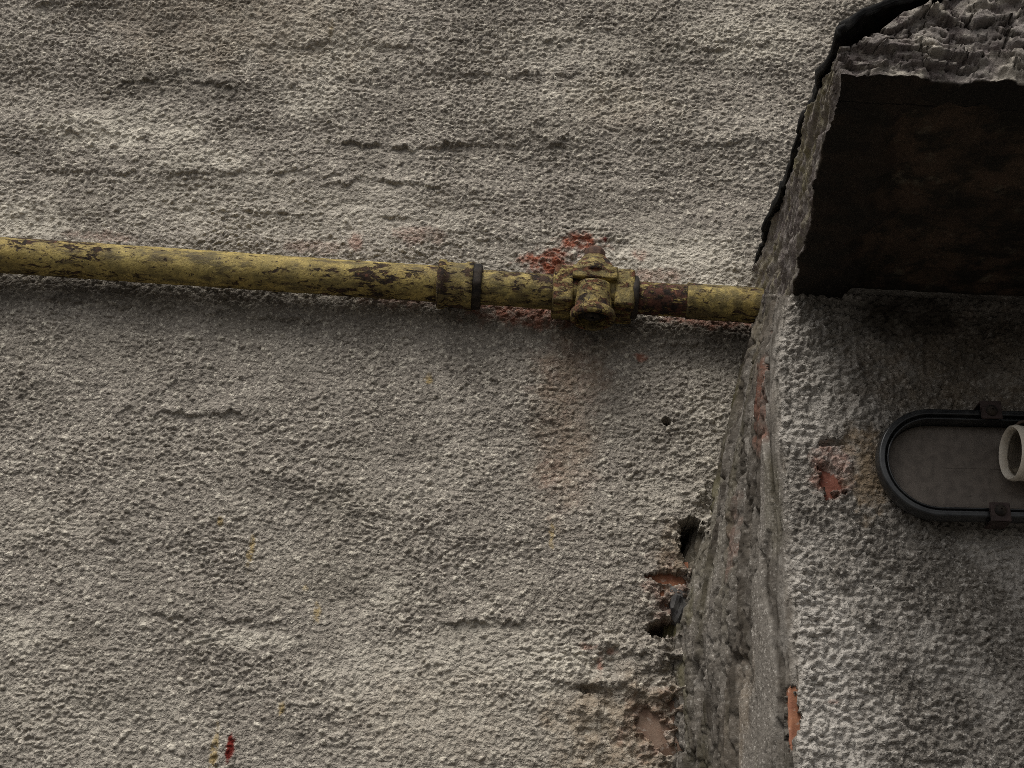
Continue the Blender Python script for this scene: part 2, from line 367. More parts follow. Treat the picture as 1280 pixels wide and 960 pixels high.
# masks
lime = np.zeros_like(X)
for i, (a, b, c, d, v) in enumerate([(150, 165, 90, 22, .9), (250, 205, 60, 16, .7), (20, 275, 60, 22, .9), (400, 60, 90, 40, .5), (390, 125, 40, 20, .5), (750, 125, 70, 18, .6), (850, 330, 110, 40, .75),
                                     (560, 860, 150, 80, .5), (310, 800, 60, 10, .8), (930, 50, 80, 30, .6), (690, 835, 40, 25, .8), (620, 920, 120, 60, .35), (880, 560, 40, 90, .35), (330, 260, 200, 40, .35),
                                     (700, 60, 80, 30, .3), (490, 745, 20, 20, .6), (30, 790, 40, 20, .5), (100, 900, 140, 60, .3), (60, 650, 60, 20, .25), (830, 615, 40, 20, .4), (745, 895, 20, 14, .7)]):
    lime = np.maximum(lime, v*wb(a, b, c, d, .6, 80+i, .6))
lime = np.clip(1.0*lime + .14*sst(.25, .75, fbm(X*6, Z*10, 4, 99)), 0, 1)
red = np.zeros_like(X)
for i, (a, b, c, d, v) in enumerate([(690, 331, 30, 15, 1), (726, 304, 24, 10, 1), (660, 392, 60, 16, .75), (900, 403, 60, 8, .6), (400, 310, 40, 8, .18), (520, 297, 30, 10, .25), (445, 305, 8, 12, .35), (820, 345, 40, 8, .35),
                                     (705, 560, 34, 75, .10), (715, 470, 44, 45, .16), (688, 590, 16, 20, .20), (800, 318, 10, 6, .5), (735, 808, 10, 4, .6), (762, 815, 6, 4, .5), (750, 832, 4, 10, .6), (815, 905, 34, 36, .35), (840, 745, 30, 40, .3),
                                     (120, 295, 40, 6, .2), (800, 446, 8, 5, .7), (500, 376, 40, 8, .35)]):
    red = np.maximum(red, v*wb(a, b, c, d, .55, 120+i, .45, 60))
dark_tone = np.zeros_like(X)  # darker bands under the pipe and valve, by a ledge and the pocket
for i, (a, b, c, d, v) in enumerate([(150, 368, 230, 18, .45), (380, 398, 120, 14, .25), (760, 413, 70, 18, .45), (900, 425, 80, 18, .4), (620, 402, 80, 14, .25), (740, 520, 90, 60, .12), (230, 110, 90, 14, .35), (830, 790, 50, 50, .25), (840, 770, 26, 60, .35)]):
    dark_tone = np.maximum(dark_tone, v*wb(a, b, c, d, .45, 150+i, .6, 22))
dark_tone = np.clip(dark_tone + .22*sst(.1, .7, fbm(X*9, Z*16, 4, 170)), 0, 1)
ochre = np.zeros_like(X)
for i, (a, b, c, d, v) in enumerate([(705, 560, 36, 80, .26), (715, 470, 44, 45, .32), (780, 910, 90, 60, .45), (840, 700, 20, 30, .5), (780, 135, 60, 30, .15), (560, 900, 120, 60, .12), (300, 30, 160, 50, .2)]):
    ochre = np.maximum(ochre, v*wb(a, b, c, d, .5, 180+i, .5))
yel = np.zeros_like(X)
for i, (a, b, c, d, v) in enumerate([(313, 688, 4, 18, .8), (268, 942, 5, 26, .8), (690, 668, 3, 14, .8), (395, 765, 5, 10, .7), (276, 652, 4, 5, .7), (536, 474, 6, 6, .8), (352, 886, 4, 8, .7), (382, 735, 3, 5, .6), (415, 40, 3, 9, .4)]):
    yel = np.maximum(yel, .75*v*wb(a, b, c, d, .5, 190+i, .4, 120))
rdr = np.maximum(wb(288, 934, 5, 17, .35, 200, .2, 160), .9*wb(756, 300, 3, 3, .3, 201))
moss = .05*sst(.3, .9, fbm(X*4, Z*5, 3, 210))
A1 = rgba(lime, red, dark_tone, ochre); A2 = rgba(yel, rdr, moss, tone)
V = np.stack([X, D-H, Z - .22*h1*det*(Z > .1)], -1).reshape(-1, 3)        # grains sag a little
wall_base = (0., D, 0.)
wall = npmesh('rendered_wall', V, gridq(len(wx), len(wz)), M_wall, None, wall_base, {'mask': A1, 'mark': A2})
tag(wall, 'rough grey-beige roughcast wall behind the yellow pipe, stained and losing render', 'wall')
del V, A1, A2

def brick(name, parent, c, ex, ez, size, mat, ax=(1, 0, 0), nrm=(0, -1, 0), nx=44, nz=16, s=5, rough=.0012, depth=.08):
    """one brick: c = centre of its face, worn face and arrises"""
    ax = np.array(ax, float); nrm = np.array(nrm, float); vz = np.array([0, 0, 1.])
    L, Hh = size; u = np.linspace(-.5, .5, nx); v = np.linspace(-.5, .5, nz)
    u = np.concatenate([[-.5, -.5], u, [.5, .5]]); v = np.concatenate([[-.5, -.5], v, [.5, .5]])
    U, W = np.meshgrid(u*L, v*Hh, indexing='ij'); dpt = np.zeros_like(U)
    dpt += rough*fbm(U*60+s, W*60, 4, s)
    e = np.minimum(L/2-np.abs(U), Hh/2-np.abs(W)); dpt -= .004*(1-sst(0, .008, e+.003*perlin(U*90, W*90, s)))
    dpt[0, :] = dpt[-1, :] = dpt[:, 0] = dpt[:, -1] = -depth
    P = np.array(c)[None, None] + U[..., None]*ax + W[..., None]*vz + dpt[..., None]*nrm
    return npmesh(name, P.reshape(-1, 3), gridq(len(u), len(v)), mat, parent)
p = on_y(836, 722, D); brick('brick', wall, (p[0]-.053, D+.006, p[2]-.006), 0, 0, (.15, .055), M_brick_o, s=3)
p = on_y(812, 905, D); brick('brick', wall, (p[0]+.02, D+.005, p[2]), 0, 0, (.17, .065), M_brick_b, s=9)
# dark stone lodged in the pocket by the pier
def rock(name, parent, c, r, mat, s=1, sub=3, amp=.35, loc=None):
    bm = bmesh.new(); bmesh.ops.create_icosphere(bm, subdivisions=sub, radius=1)
    P = np.array([v.co[:] for v in bm.verts]); n = fbm3(P, 1.1, 3, s)
    for v, k in zip(bm.verts, n):
        q = v.co*(1+amp*k); v.co = Vector((q.x*r[0], q.y*r[1], q.z*r[2])) + Vector(c)
    return bmobj(name, bm, mat, parent, loc)
p = on_y(846, 757, D+.01); rock('stone', wall, (p[0], p[1], p[2]), (.010, .014, .022), M_stone, 5)

# ------------------------------------------------------------------ masonry pier
XLp = [(943, 407), (924, 482), (913, 524), (902, 574), (888, 624), (877, 675), (861, 727), (848, 776), (843, 810), (845, 862), (846, 960)]
XFp = [(977, 375), (966, 436), (966, 489), (970, 553), (975, 624), (980, 712), (986, 790), (990, 862), (991, 960)]
PL = [on_y(a, b, D) for a, b in XLp]; PF = [on_y(a, b, YF) for a, b in XFp]
PL = [(.288, D, 2.50), (.280, D, 2.44)] + [tuple(q) for q in PL] + [(.186, D, 1.7), (.19, D, 0)]
PF = [(.282, YF, 2.50), (.272, YF, 2.34)] + [tuple(q) for q in PF] + [(.259, YF, 1.7), (.255, YF, 0)]
fXL = pl(PL, 2, 0); fXF = pl(PF, 2, 0)
pz = stretch(-.02, 2.46, 1.80, 2.44, .0014); pz[0] = -.02
nl = 165; nc = 24
fx = stretch(0, .85, 0, .30, .0014)[0:]; fx = fx[fx >= -1e-9]
rc = .011
rows = []
zz = pz
sm = lambda f, z: (f(z-.012)+f(z)*2+f(z+.012))/4
xl = sm(fXL, zz); xf = sm(fXF, zz)
yb = D+.05
# plan of the pier: left side, rounded corner, front, right side (per height)
tl = np.linspace(0, 1, nl); tc = np.linspace(0, 1, nc+2)[1:-1]
Bx = xl + (xl-xf)*(yb-D)/(D-YF)
dl = np.stack([xf-Bx, np.full_like(xf, YF-yb)], -1); Ll = np.linalg.norm(dl, axis=1); dl /= Ll[:, None]
C0 = np.stack([xf, np.full_like(xf, YF)], -1)
a0 = C0 - dl*rc; a1 = C0 + np.array([rc, 0])
left = np.stack([Bx, np.full_like(Bx, yb)], -1)[None] + tl[:, None, None]*(a0 - np.stack([Bx, np.full_like(Bx, yb)], -1))[None]
corner = ((1-tc)**2)[:, None, None]*a0[None] + (2*tc*(1-tc))[:, None, None]*C0[None] + (tc**2)[:, None, None]*a1[None]
front = np.stack([a1[None, :, 0] + fx[:, None]*1.0, np.full((len(fx), len(zz)), YF)], -1)
xr = front[-1, :, 0]
right = np.stack([np.stack([xr, np.full_like(xr, y)], -1) for y in np.linspace(YF, yb, 12)[1:]], 0)
plan = np.concatenate([left, corner, front, right], 0)
nu = plan.shape[0]
P = np.concatenate([plan, np.broadcast_to(zz[None, :, None], plan.shape[:2]+(1,))], -1)
arc = np.concatenate([[0], np.cumsum(np.linalg.norm(np.diff(plan.mean(1), axis=0), axis=1))])
U = np.broadcast_to(arc[:, None], plan.shape[:2]); Z = np.broadcast_to(zz[None], U.shape)
ua = arc[nl]                                                    # start of the corner
is_left = 1-sst(ua+rc*.35, ua+rc*1.7, U + .004*fbm(U*60, Z*40, 3, 410)); is_front = 1-is_left
detz = sst(1.62, 1.76, Z); detu = 1-sst(ua+.33, ua+.45, U)
hf, tf = roughcast(U, Z, .0049, 200, aniso=.95, dome=.7, gexp=2.)
hl, tl_ = roughcast(U*1.0, Z*.33, .0070, 220, aniso=1.0, lean=.1)
xx = P[..., 0]
corner_w = np.exp(-((U-ua-.004)/.010)**2)
uw = U + .006*fbm(U*40, Z*14, 3, 401); zw = Z + .02*fbm(U*30, Z*12, 3, 402)
k1, k2, ck, ek = worley(uw/.020, zw/.13, 403); m1, m2, cm, em = worley(uw/.009+2, zw/.030, 404)
slabs = .0065*(ck-.5) + .0022*(cm-.5)*(em > .25) - .006*(1-sst(0, .10, k2-k1))*(ek > .3) - .004*(1-sst(0, .15, m2-m1))
rifts = .010*sst(.90, .985, 1-np.abs(perlin(uw*48, zw*4.2, 406)))*sst(-.15, .1, perlin(U*20, Z*6, 407)) + .0030*sst(.90, .98, 1-np.abs(perlin(uw*110, zw*10, 408)))
slabs = slabs*(1-sst(ua-.035, ua-.006, U))
for _ in range(1):
    slabs[1:-1] = (slabs[:-2]+slabs[1:-1]*2+slabs[2:])/4; slabs[:, 1:-1] = (slabs[:, :-2]+slabs[:, 1:-1]+slabs[:, 2:])/3
Hp = is_front*(hf*(1.20+.5*fbm(U*25, Z*25, 2, 230)) + .0022*np.clip(fbm(U*70, Z*70, 3, 229), 0, 2) + .0045*fbm(U*9, Z*9, 3, 231)) + is_left*(hl*.16 + .0035*fbm(U*18, Z*4, 3, 232) + slabs + .0018*fbm(U*150, Z*16, 3, 405) - rifts)
Hp *= (1-.70*corner_w)
# grooves and split layers running down the left side
for s_, (u0, dpt) in enumerate([(.32, .006), (.53, .007), (.66, .008), (.86, .006)]):
    uc = ua*u0 + .008*fbm(Z*9, Z*0+s_, 3, 240+s_); gate = sst(-.1, .35, fbm(Z*7, Z*0+3*s_, 2, 250+s_))
    Hp -= dpt*np.exp(-((U-uc)/.0035)**2)*gate*is_left
def pb(cx, cy, rx, rz, rough=.4, s=3, soft=.25, sc=45, left=False):
    p, k, kz = px2(cx, cy, YF if not left else (YF+D)/2)
    if left: uu = ua - (p[1]-YF)
    else: uu = ua + rc + (p[0] - np.interp(p[2], zz, a1[:, 0]))
    return blob(U, Z, uu, p[2], rx*k, rz*kz, rough, s, soft, sc)
# trowelled, smooth cement smears low on the left side near the corner
def lb(u, z, ru, rz, rough=.4, s=3, soft=.25, sc=30): return blob(U, Z, u*ua, z, ru, rz, rough, s, soft, sc)
def smear(u, z, ru, rz, s): return blob(U, Z*.16, u*ua, z*.16, ru, rz*.16, .35, s, .06, 60)
sm1 = np.maximum.reduce([smear(.88, 1.96, .018, .09, 261), smear(.78, 1.87, .024, .06, 262), smear(.92, 2.12, .010, .06, 263)])
Hp = Hp*(1-.92*sm1) + sm1*(.003+.0015*fbm(U*30, Z*10, 3, 264))
# lost render on the pier
h_a = pb(1048, 600, 13, 19, .60, 270, .15, 90); h_a2 = pb(1050, 556, 16, 3, .6, 271, .3)
h_b = pb(997, 892, 11, 30, .50, 272, .15, 110)
Hp = Hp*(1-h_a) - .013*h_a; Hp = Hp*(1-h_a2) - .007*h_a2; Hp = Hp*(1-h_b) - .020*h_b
h_c = lb(.90, 2.288, .015, .045, .4, 273, .2, 60); Hp = Hp*(1-h_c) - .012*h_c
p_in = pb(1054, 582, 16, 16, .4, 274, .2, 70); Hp = Hp + p_in*.010*(h_a > .3)
san = pb(1092, 590, 26, 48, .45, 275, .3)
Hp = Hp*(1-.5*san)
# the side fades in behind the slab edge of the canopy
line = 2.318 + np.clip((P[..., 1]-YF)/(D-YF), 0, 1.3)*.115
above = sst(-.002, .012, Z-line)*is_left
Hp = Hp*(1-above) - .030*above
Hp = np.where(Z > 2.325, np.where(is_front > .5, np.minimum(Hp, 0), Hp), Hp)
Hp = Hp*detz*detu
N = np.zeros_like(P); du = np.gradient(P, axis=0); N[..., 0] = du[..., 1]; N[..., 1] = -du[..., 0]
N /= np.maximum(np.linalg.norm(N, axis=-1, keepdims=True), 1e-9)
V = (P + N*Hp[..., None])
lime = is_front*np.clip(.5*sst(.05, .6, fbm(U*10, Z*10, 4, 280)) , 0, 1)
lime = np.maximum(lime, np.maximum(.85*pb(1040, 840, 70, 130, .5, 281, .6, 20), .6*pb(1010, 480, 60, 90, .5, 282, .6, 20)))
lime = np.maximum(lime, p_in)
red = np.maximum.reduce([.9*h_c, .85*lb(.80, 2.235, .010, .05, .5, 283), .5*lb(.88, 2.20, .012, .05, .5, 284), .5*pb(1050, 590, 26, 36, .4, 285), .30*lb(.6, 2.10, .015, .05, .5, 286), .5*pb(1050, 878, 6, 3)])
dark_tone = is_front*np.clip(.85*pb(1140, 395, 50, 34, .4, 294, .6, 20) + .70*pb(1260, 430, 170, 55, .35, 290, .7, 14) + .35*pb(1290, 640, 170, 50, .4, 291, .7, 14) + .10*pb(1240, 800, 110, 200, .4, 292, .7), 0, 1)  # front darker below the canopy, round the lamp and faintly low right
dark_tone = np.maximum(dark_tone, is_left*np.clip(.60+.42*sst(-.2, .5, fbm(U*45, Z*6, 3, 293))+.5*(ck-.5), 0, 1)*(1-.7*sm1))  # left side darker overall, in streaks down its height
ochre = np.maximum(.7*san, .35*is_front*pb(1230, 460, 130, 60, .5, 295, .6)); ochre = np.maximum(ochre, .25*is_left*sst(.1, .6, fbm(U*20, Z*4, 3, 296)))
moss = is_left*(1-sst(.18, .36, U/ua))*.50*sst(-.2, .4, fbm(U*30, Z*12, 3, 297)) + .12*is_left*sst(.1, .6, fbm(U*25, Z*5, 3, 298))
tone = is_front*tf + is_left*np.clip(tl_*.8+.10+.25*sm1*0, .25, .78); tone = np.where(sm1 > .5, .5, tone)
A1 = rgba(lime, red, dark_tone, ochre); A2 = rgba(is_left, 0*U, moss, tone)
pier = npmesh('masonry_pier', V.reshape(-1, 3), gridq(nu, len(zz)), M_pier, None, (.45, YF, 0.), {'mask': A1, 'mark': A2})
tag(pier, 'weathered pebble-rendered pier under the canopy, carrying the open lamp', 'pier')
p = on_y(1048, 596, YF); brick('brick', pier, (p[0]+.005, YF+.003, p[2]), 0, 0, (.075, .065), M_brick, s=21, nx=30)
p = on_y(996, 892, YF); brick('brick', pier, (p[0]+.0595, YF+.005, p[2]), 0, 0, (.13, .068), M_brick_o, s=22)
xq = float(np.interp(2.275, zz, xf)); brick('brick', pier, (xq+.0095, YF+.075, 2.284), 0, 0, (.12, .066), M_brick, ax=(0, -1, 0), nrm=(-1, 0, 0), s=23)
del V, A1, A2, P, N

# ------------------------------------------------------------------ canopy
BL = on_y(988, 371, YF); ZS = BL[2]; FL = on_z(1050, 97, ZS)
top_pts = []
nn = np.cross(FL-BL, [0, 0, 1.]); oo = np.array([0, 0, CZ])
for q in [(962, 330), (985, 230), (1012, 120), (1028, 75)]:
    d = ray(*q); top_pts.append(oo + d*(((BL-oo)@nn)/(d@nn)))
ty = [FL[1]] + [q[1] for q in top_pts[::-1]] + [1.6]; tz = [2.345] + [q[2] for q in top_pts[::-1]] + [2.475]
fas = np.array([on_y(a, b, FL[1]) for a, b in [(1038, 62), (1075, 56), (1095, 48), (1125, 26), (1180, 6), (1230, -10), (1280, -25)]])
def xleft(y): return np.interp(y, [FL[1], YF, D, D+.2], [FL[0], BL[0], .2745, .2745])
def ztop(x, y):
    base = np.interp(y, ty, tz); fr = np.interp(x, fas[:, 0], fas[:, 2]); fr = np.minimum(fr, 2.46)
    k = np.exp(-(y-FL[1])/.10); rise = np.clip((x-xleft(y))/.10, 0, 1)*.035*(1-k)
    return np.maximum(base*(1-k) + fr*k + rise, ZS+.02)
def lattice(ax, ay, az):
    """surface of a box lattice, welded: integer corners and quads facing out"""
    na, nb, nc_ = len(ax), len(ay), len(az); F_ = []
    def code(i, j, k): return (i*nb+j)*nc_+k
    def sheet(n1, n2, f, flip):
        I, J = np.meshgrid(np.arange(n1-1), np.arange(n2-1), indexing='ij')
        q = np.stack([f(I, J), f(I+1, J), f(I+1, J+1), f(I, J+1)], -1).reshape(-1, 4); F_.append(q[:, ::-1] if flip else q)
    sheet(na, nb, lambda i, j: code(i, j, 0*i), True); sheet(na, nb, lambda i, j: code(i, j, 0*i+nc_-1), False)
    sheet(na, nc_, lambda i, k: code(i, 0*i, k), False); sheet(na, nc_, lambda i, k: code(i, 0*i+nb-1, k), True)
    sheet(nb, nc_, lambda j, k: code(0*j, j, k), True); sheet(nb, nc_, lambda j, k: code(0*j+na-1, j, k), False)
    Q = np.concatenate(F_); u, inv = np.unique(Q.ravel(), return_inverse=True)
    k = u % nc_; j = (u//nc_) % nb; i = u//(nc_*nb)
    return ax[i], ay[j], az[k], inv.reshape(-1, 4)
ca = stretch(0, .85, 0, .25, .0013); ca = ca[ca >= -1e-9]
cb = np.concatenate([np.arange(FL[1], FL[1]+.03, .0015), np.arange(FL[1]+.03, D+.06, .0024)])
cc = np.linspace(0, 1, 52)
a, b, c, Q = lattice(ca, cb, cc)
x = xleft(b) + a; zt = ztop(x, b); z = ZS + c*(zt-ZS)
V = np.stack([x, b, z], -1); N = vnorm(V, Q)
fr = sst(.4, .9, -N[:, 1]); lf = sst(.4, .9, -N[:, 0]); bt = sst(.4, .9, -N[:, 2]); tp = sst(.4, .9, N[:, 2])
far = 1-sst(.25, .32, a)
# flaking fascia: stepped layers
q = V*np.array([1., 1., 1.35]); wpx = np.stack([q[:, 0]+.010*fbm3(q, 30, 2, 301), q[:, 1]+.01*fbm3(q, 30, 2, 302), q[:, 2]+.010*fbm3(q, 30, 2, 303)], -1)
n1 = fbm3(wpx, 22, 3, 304); n2 = fbm3(wpx+3, 70, 3, 307)
px_ = wpx[:, 0]; pz_ = wpx[:, 2]
s1, s2, sc1, se1 = worley(px_/.034, pz_/.011, 304); t1, t2, tc1, te1 = worley(px_/.013+3, pz_/.0046, 306)
lv = (n1*.45+sc1*.9+.25*te1)*3.6; st = np.floor(lv) + sst(.0, .12, lv-np.floor(lv))
crack = np.clip((1-sst(0, .09, s2-s1))*(sc1 > .35) + .5*(1-sst(0, .12, t2-t1))*(tc1 > .6), 0, 1)
h_f = .0034*st + .0026*(tc1-.5)*(te1 > .3) + .0010*fbm3(V, 200, 2, 310) - .010*crack + .002*n1
qs = V*np.array([1., .22, 1.]); h_l = .0045*fbm3(qs, 60, 4, 311) + .0018*np.round(2*fbm3(qs+2, 110, 2, 315)) + .0012*fbm3(V, 220, 2, 318)
h_b = .0016*fbm3(V*np.array([.35, 1., 1.]), 60, 3, 320) + .0008*fbm3(V, 200, 2, 323)
edge = np.clip(1-np.maximum.reduce([fr, lf, bt, tp]), 0, 1)
h = fr*h_f + lf*h_l + bt*h_b + edge*(.3*h_f - .002)
# soffit panel set back behind a rim along the front and the left
xin = x - xleft(b); yin = b - FL[1]
panel = sst(.045, .075, xin + .022*fbm3(V, 18, 3, 325))*sst(.030, .052, yin + .016*fbm3(V, 20, 3, 326))*bt
h = h*far - .014*panel
# ragged lower edge of the fascia and the side
low = (1-sst(.0, .018, z-ZS))
wf = (1-sst(.002, .030, yin))*far; wl = (1-sst(.002, .022, xin))*(1-wf*.0)
hb = (bt*h_b*(1-wf)*(1-wl))*far - .014*panel
V = V + N*hb[:, None]
V[:, 1] -= h_f*wf*(1-.65*low); V[:, 0] -= h_l*wl*(1-.6*wf)
V[:, 2] += low*wf*.003*fbm3(np.stack([x, 0*b, 0*x], -1), 60, 3, 327)
lime = fr*sst(-.1, .5, n1)*1.0
sof = bt*(1-low*0)
dark_tone = np.clip(bt*(.75*(1-panel) + .40*sst(0, .5, fbm3(V, 9, 4, 333))) + .5*fr*crack, 0, 1)*1.0  # darker soffit rim and patches, and darker inside the fascia cracks
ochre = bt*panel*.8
moss = lf*.8*sst(-.2, .5, fbm3(qs, 30, 3, 330))
grain = np.clip(.55+.25*n2+.2*fbm3(qs, 90, 2, 331)*lf, 0, 1)
A1 = rgba(lime, bt, dark_tone, ochre); A2 = rgba(0*x, 0*x, moss, grain)
cn = empty('concrete_canopy', (.55, FL[1], ZS), 'crumbling dark canopy over the pier with flaking front edge', 'canopy')
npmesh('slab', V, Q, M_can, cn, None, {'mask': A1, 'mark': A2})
del V, A1, A2, N

# roofing felt on the slab, curling over the side and the front
fe = np.array([on_y(a_, b_, FL[1]-.012) for a_, b_ in [(1031, 74), (1036, 56), (1046, 38), (1078, 20), (1110, 8), (1150, -3), (1210, -20), (1280, -38)]])
def felt():
    nv = 240; y = np.linspace(FL[1]-.014, D+.03, nv)
    # cross section over x: hanging lip (below the edge), edge, top
    lip = np.array([-2., -1.5, -1., -.5, 0]); xs = np.concatenate([lip, stretch(0, .85, .0, .24, .004)]); xs = np.concatenate([lip, xs[5:][xs[5:] > 1e-6]])
    Xg, Yg = np.meshgrid(xs, y, indexing='ij')
    lipm = Xg < 0
    over = .0015 + .0045*np.clip(.45+1.2*fbm(Yg*8, Yg*0+.5, 3, 340), 0, 2) + .0025*np.floor(2*fbm(Yg*16, Yg*0+4.3, 1, 341))
    over = over*sst(FL[1]+.02, FL[1]+.09, Yg) + .002
    xx = np.where(lipm, xleft(Yg)-over, xleft(Yg)-over + Xg)
    zt = np.interp(Yg, ty, tz); frz = np.interp(xx, fe[:, 0], fe[:, 2]); k = np.exp(-np.clip(Yg-FL[1], 0, 9)/.10)
    rise = np.clip((xx-xleft(Yg))/.10, 0, 1)*.035*(1-k)
    zz_ = np.minimum(zt*(1-k)+frz*k+rise, 2.50) + .007
    drop = (.001 + .003*np.clip(.5+fbm(Yg*10, Yg*0+2.4, 2, 343), 0, 2))
    zz_ = np.where(lipm, zz_ + Xg*drop*.8 - .001, zz_) + .0012*fbm(xx*60, Yg*60, 2, 344)
    xx = np.where(lipm, xx + (-Xg)*.0006, xx)
    # front curl: first rows bend down
    j = np.arange(nv)[None, :]; fd = np.clip(4-j, 0, 4); zz_ = zz_ - fd*(.0022+.0014*np.clip(fbm(xx*70, xx*0, 3, 345), -1, 1)); Yg = np.where(j < 4, FL[1]-.012-.001*j, Yg)
    Vt = np.stack([xx, Yg, zz_], -1).reshape(-1, 3); Qt = gridq(len(xs), nv)
    Nt = vnorm(Vt, Qt); Vb = Vt - Nt*.004
    n = len(Vt); nx_ = len(xs); ids = np.arange(n).reshape(nx_, nv)
    rim = np.concatenate([ids[:, 0], ids[-1, 1:], ids[-2::-1, -1], ids[0, -2:0:-1]]); r2 = np.roll(rim, -1)
    Q2 = np.concatenate([Qt, Qt[:, ::-1]+n, np.stack([rim, rim+n, r2+n, r2], -1)])
    npmesh('roofing_felt', np.concatenate([Vt, Vb]), Q2, M_felt, cn)
felt()

# ------------------------------------------------------------------ gas pipe
PY = D-.033
pa = on_y(0, 318.5, PY); pb_ = on_y(945, 382, PY); ax = (pb_-pa)/np.linalg.norm(pb_-pa)
def along(px):                                                    # place on the pipe axis seen at that photo column
    lo, hi = -4., 3.
    for _ in range(50):
        m_ = (lo+hi)/2; q_ = pa+ax*m_ - np.array([0, 0, CZ]); w_ = q_@fw
        if 640+F*(q_@rt)/w_ < px: lo = m_
        else: hi = m_
    return pa + ax*lo
vz = np.cross(np.array([0, 1., 0]), ax)*-1; vz /= np.linalg.norm(vz); vy = np.cross(vz, ax)
if vz[2] < 0: vz = -vz
RP = .0206
gp = empty('gas_pipe', tuple(along(500)), 'chipped yellow gas pipe with a rusty valve, crossing the wall', 'pipe')
def revolve(name, c0, axis, prof, mat, parent, e1, e2, nth=64, na=None, amp=.0004, sc=60, s=1, hexa=0, caps=True):
    """solid of revolution about an axis; prof = [(distance, radius)...]; hexa = flats"""
    c0 = np.array(c0); axis = np.array(axis); ds = [prof[0][0]]; rs = [prof[0][1]]
    for (d0, r0_), (d1, r1_) in zip(prof[:-1], prof[1:]):
        k = max(1, int(np.hypot(d1-d0, r1_-r0_)/(na or .003)))
        ds += list(d0+(d1-d0)*np.arange(1, k+1)/k); rs += list(r0_+(r1_-r0_)*np.arange(1, k+1)/k)
    ds = np.array(ds); rs = np.array(rs); th = np.linspace(0, 2*np.pi, nth, endpoint=False)
    DD, TT = np.meshgrid(ds, th, indexing='ij'); RR = np.broadcast_to(rs[:, None], DD.shape).copy()
    if hexa:
        w_ = 2*np.pi/hexa; t_ = (TT % w_)-w_/2; RR = RR*(.86/np.cos(t_)*.5 + .5*np.minimum(1, .93/np.cos(t_)*1.0))
    dirv = np.cos(TT)[..., None]*np.array(e1) + np.sin(TT)[..., None]*np.array(e2)
    P_ = c0 + DD[..., None]*axis + RR[..., None]*dirv
    nz_ = fbm3(P_.reshape(-1, 3), sc, 3, s).reshape(DD.shape) + .5*fbm3(P_.reshape(-1, 3), sc*4, 2, s+4).reshape(DD.shape)
    P_ = P_ + (amp*nz_*np.clip(RR/.01, 0, 1))[..., None]*dirv
    nd = len(ds); ids = np.arange(nd*nth).reshape(nd, nth); I = ids; Jn = np.roll(ids, -1, 1)
    Q_ = np.stack([I[:-1], Jn[:-1], Jn[1:], I[1:]], -1).reshape(-1, 4)
    return npmesh(name, P_.reshape(-1, 3), Q_, mat, parent)
def seg(name, x0, x1, r, mat, parent, s=1, amp=.0004, prof=None, ends=True, **k):
    A = along(x0); L = np.linalg.norm(along(x1)-A)
    pr = prof(L) if prof else [(0, .002), (0, r-.001), (.001, r), (L-.001, r), (L, r-.001), (L, .002)]
    return revolve(name, A, ax, pr, mat, parent, vz, vy, amp=amp, s=s, **k)
seg('pipe', -900, 552, RP, M_pipe, gp, 1, na=.006)
cp = seg('coupling', 547, 592, RP*1.2, M_pipe2, gp, 3, .0006, prof=lambda L: [(0, .01), (0, RP*1.25), (.002, RP*1.37), (.008, RP*1.37), (.010, RP*1.24), (L-.010, RP*1.25), (L-.008, RP*1.34), (L-.001, RP*1.34), (L, .01)])
seg('lock_ring', 588, 602, RP*1.3, M_black, cp, 5, .0006, prof=lambda L: [(0, .01), (0, RP*1.26), (.002, RP*1.38), (L-.002, RP*1.36), (L, RP*1.26), (L, .01)], hexa=10)
seg('pipe', 600, 700, RP*.97, M_pipe2, gp, 7, .0007)
seg('pipe', 786, 860, RP*.90, M_rustpipe, gp, 9, .0006)
seg('pipe', 857, 1010, RP*.985, M_pipe2, gp, 11, .0007, prof=lambda L: [(0, .004), (0, RP*.93), (.002, RP*1.02), (.006, RP*.985), (L, RP*.985), (L, .004)])
# valve: sleeve with square collars, bonnet with bolt above, open outlet below
vc = along(741); vl = along(691); vr = along(792); hw = np.linalg.norm(vr-vl)/2
def rbox(name, c, size, mat, parent, bev=.003, amp=.0008, s=1, sub=3, taper=(1, 1)):
    bm = bmesh.new(); bmesh.ops.create_cube(bm, size=1)
    for v in bm.verts:
        k = taper if v.co.z > 0 else (1, 1); v.co = Vector((v.co.x*size[0]*k[0], v.co.y*size[1]*k[1], v.co.z*size[2]))
    bmesh.ops.bevel(bm, geom=bm.edges[:], offset=bev, segments=2, profile=.5, affect='EDGES')
    bmesh.ops.subdivide_edges(bm, edges=[e for e in bm.edges if e.calc_length() > .006], cuts=sub, use_grid_fill=True)
    bm.normal_update()
    P_ = np.array([v.co[:] for v in bm.verts])+np.array(c); n = fbm3(P_, 90, 4, s)
    for v, k in zip(bm.verts, n): v.co += v.normal*float(amp*k)
    for v in bm.verts: q_ = v.co.copy(); v.co = Vector(np.array(c) + ax*q_.x + np.array([0, 1., 0])*q_.y + vz*q_.z)
    return bmobj(name, bm, mat, parent, None, True, 50)
va = seg('valve_body', 706, 778, RP*1.08, M_fit, gp, 13, .0007)
for xc, sgn in ((703, -1), (779, 1)):
    rbox('collar', along(xc), (.0225, .049, .047), M_fit, va, .0036, .0008, 20+sgn)
rbox('flange', vc + vz*.013 - np.array([0, .013, 0]), (.050, .036, .015), M_fit, va, .0015, .0006, 25)
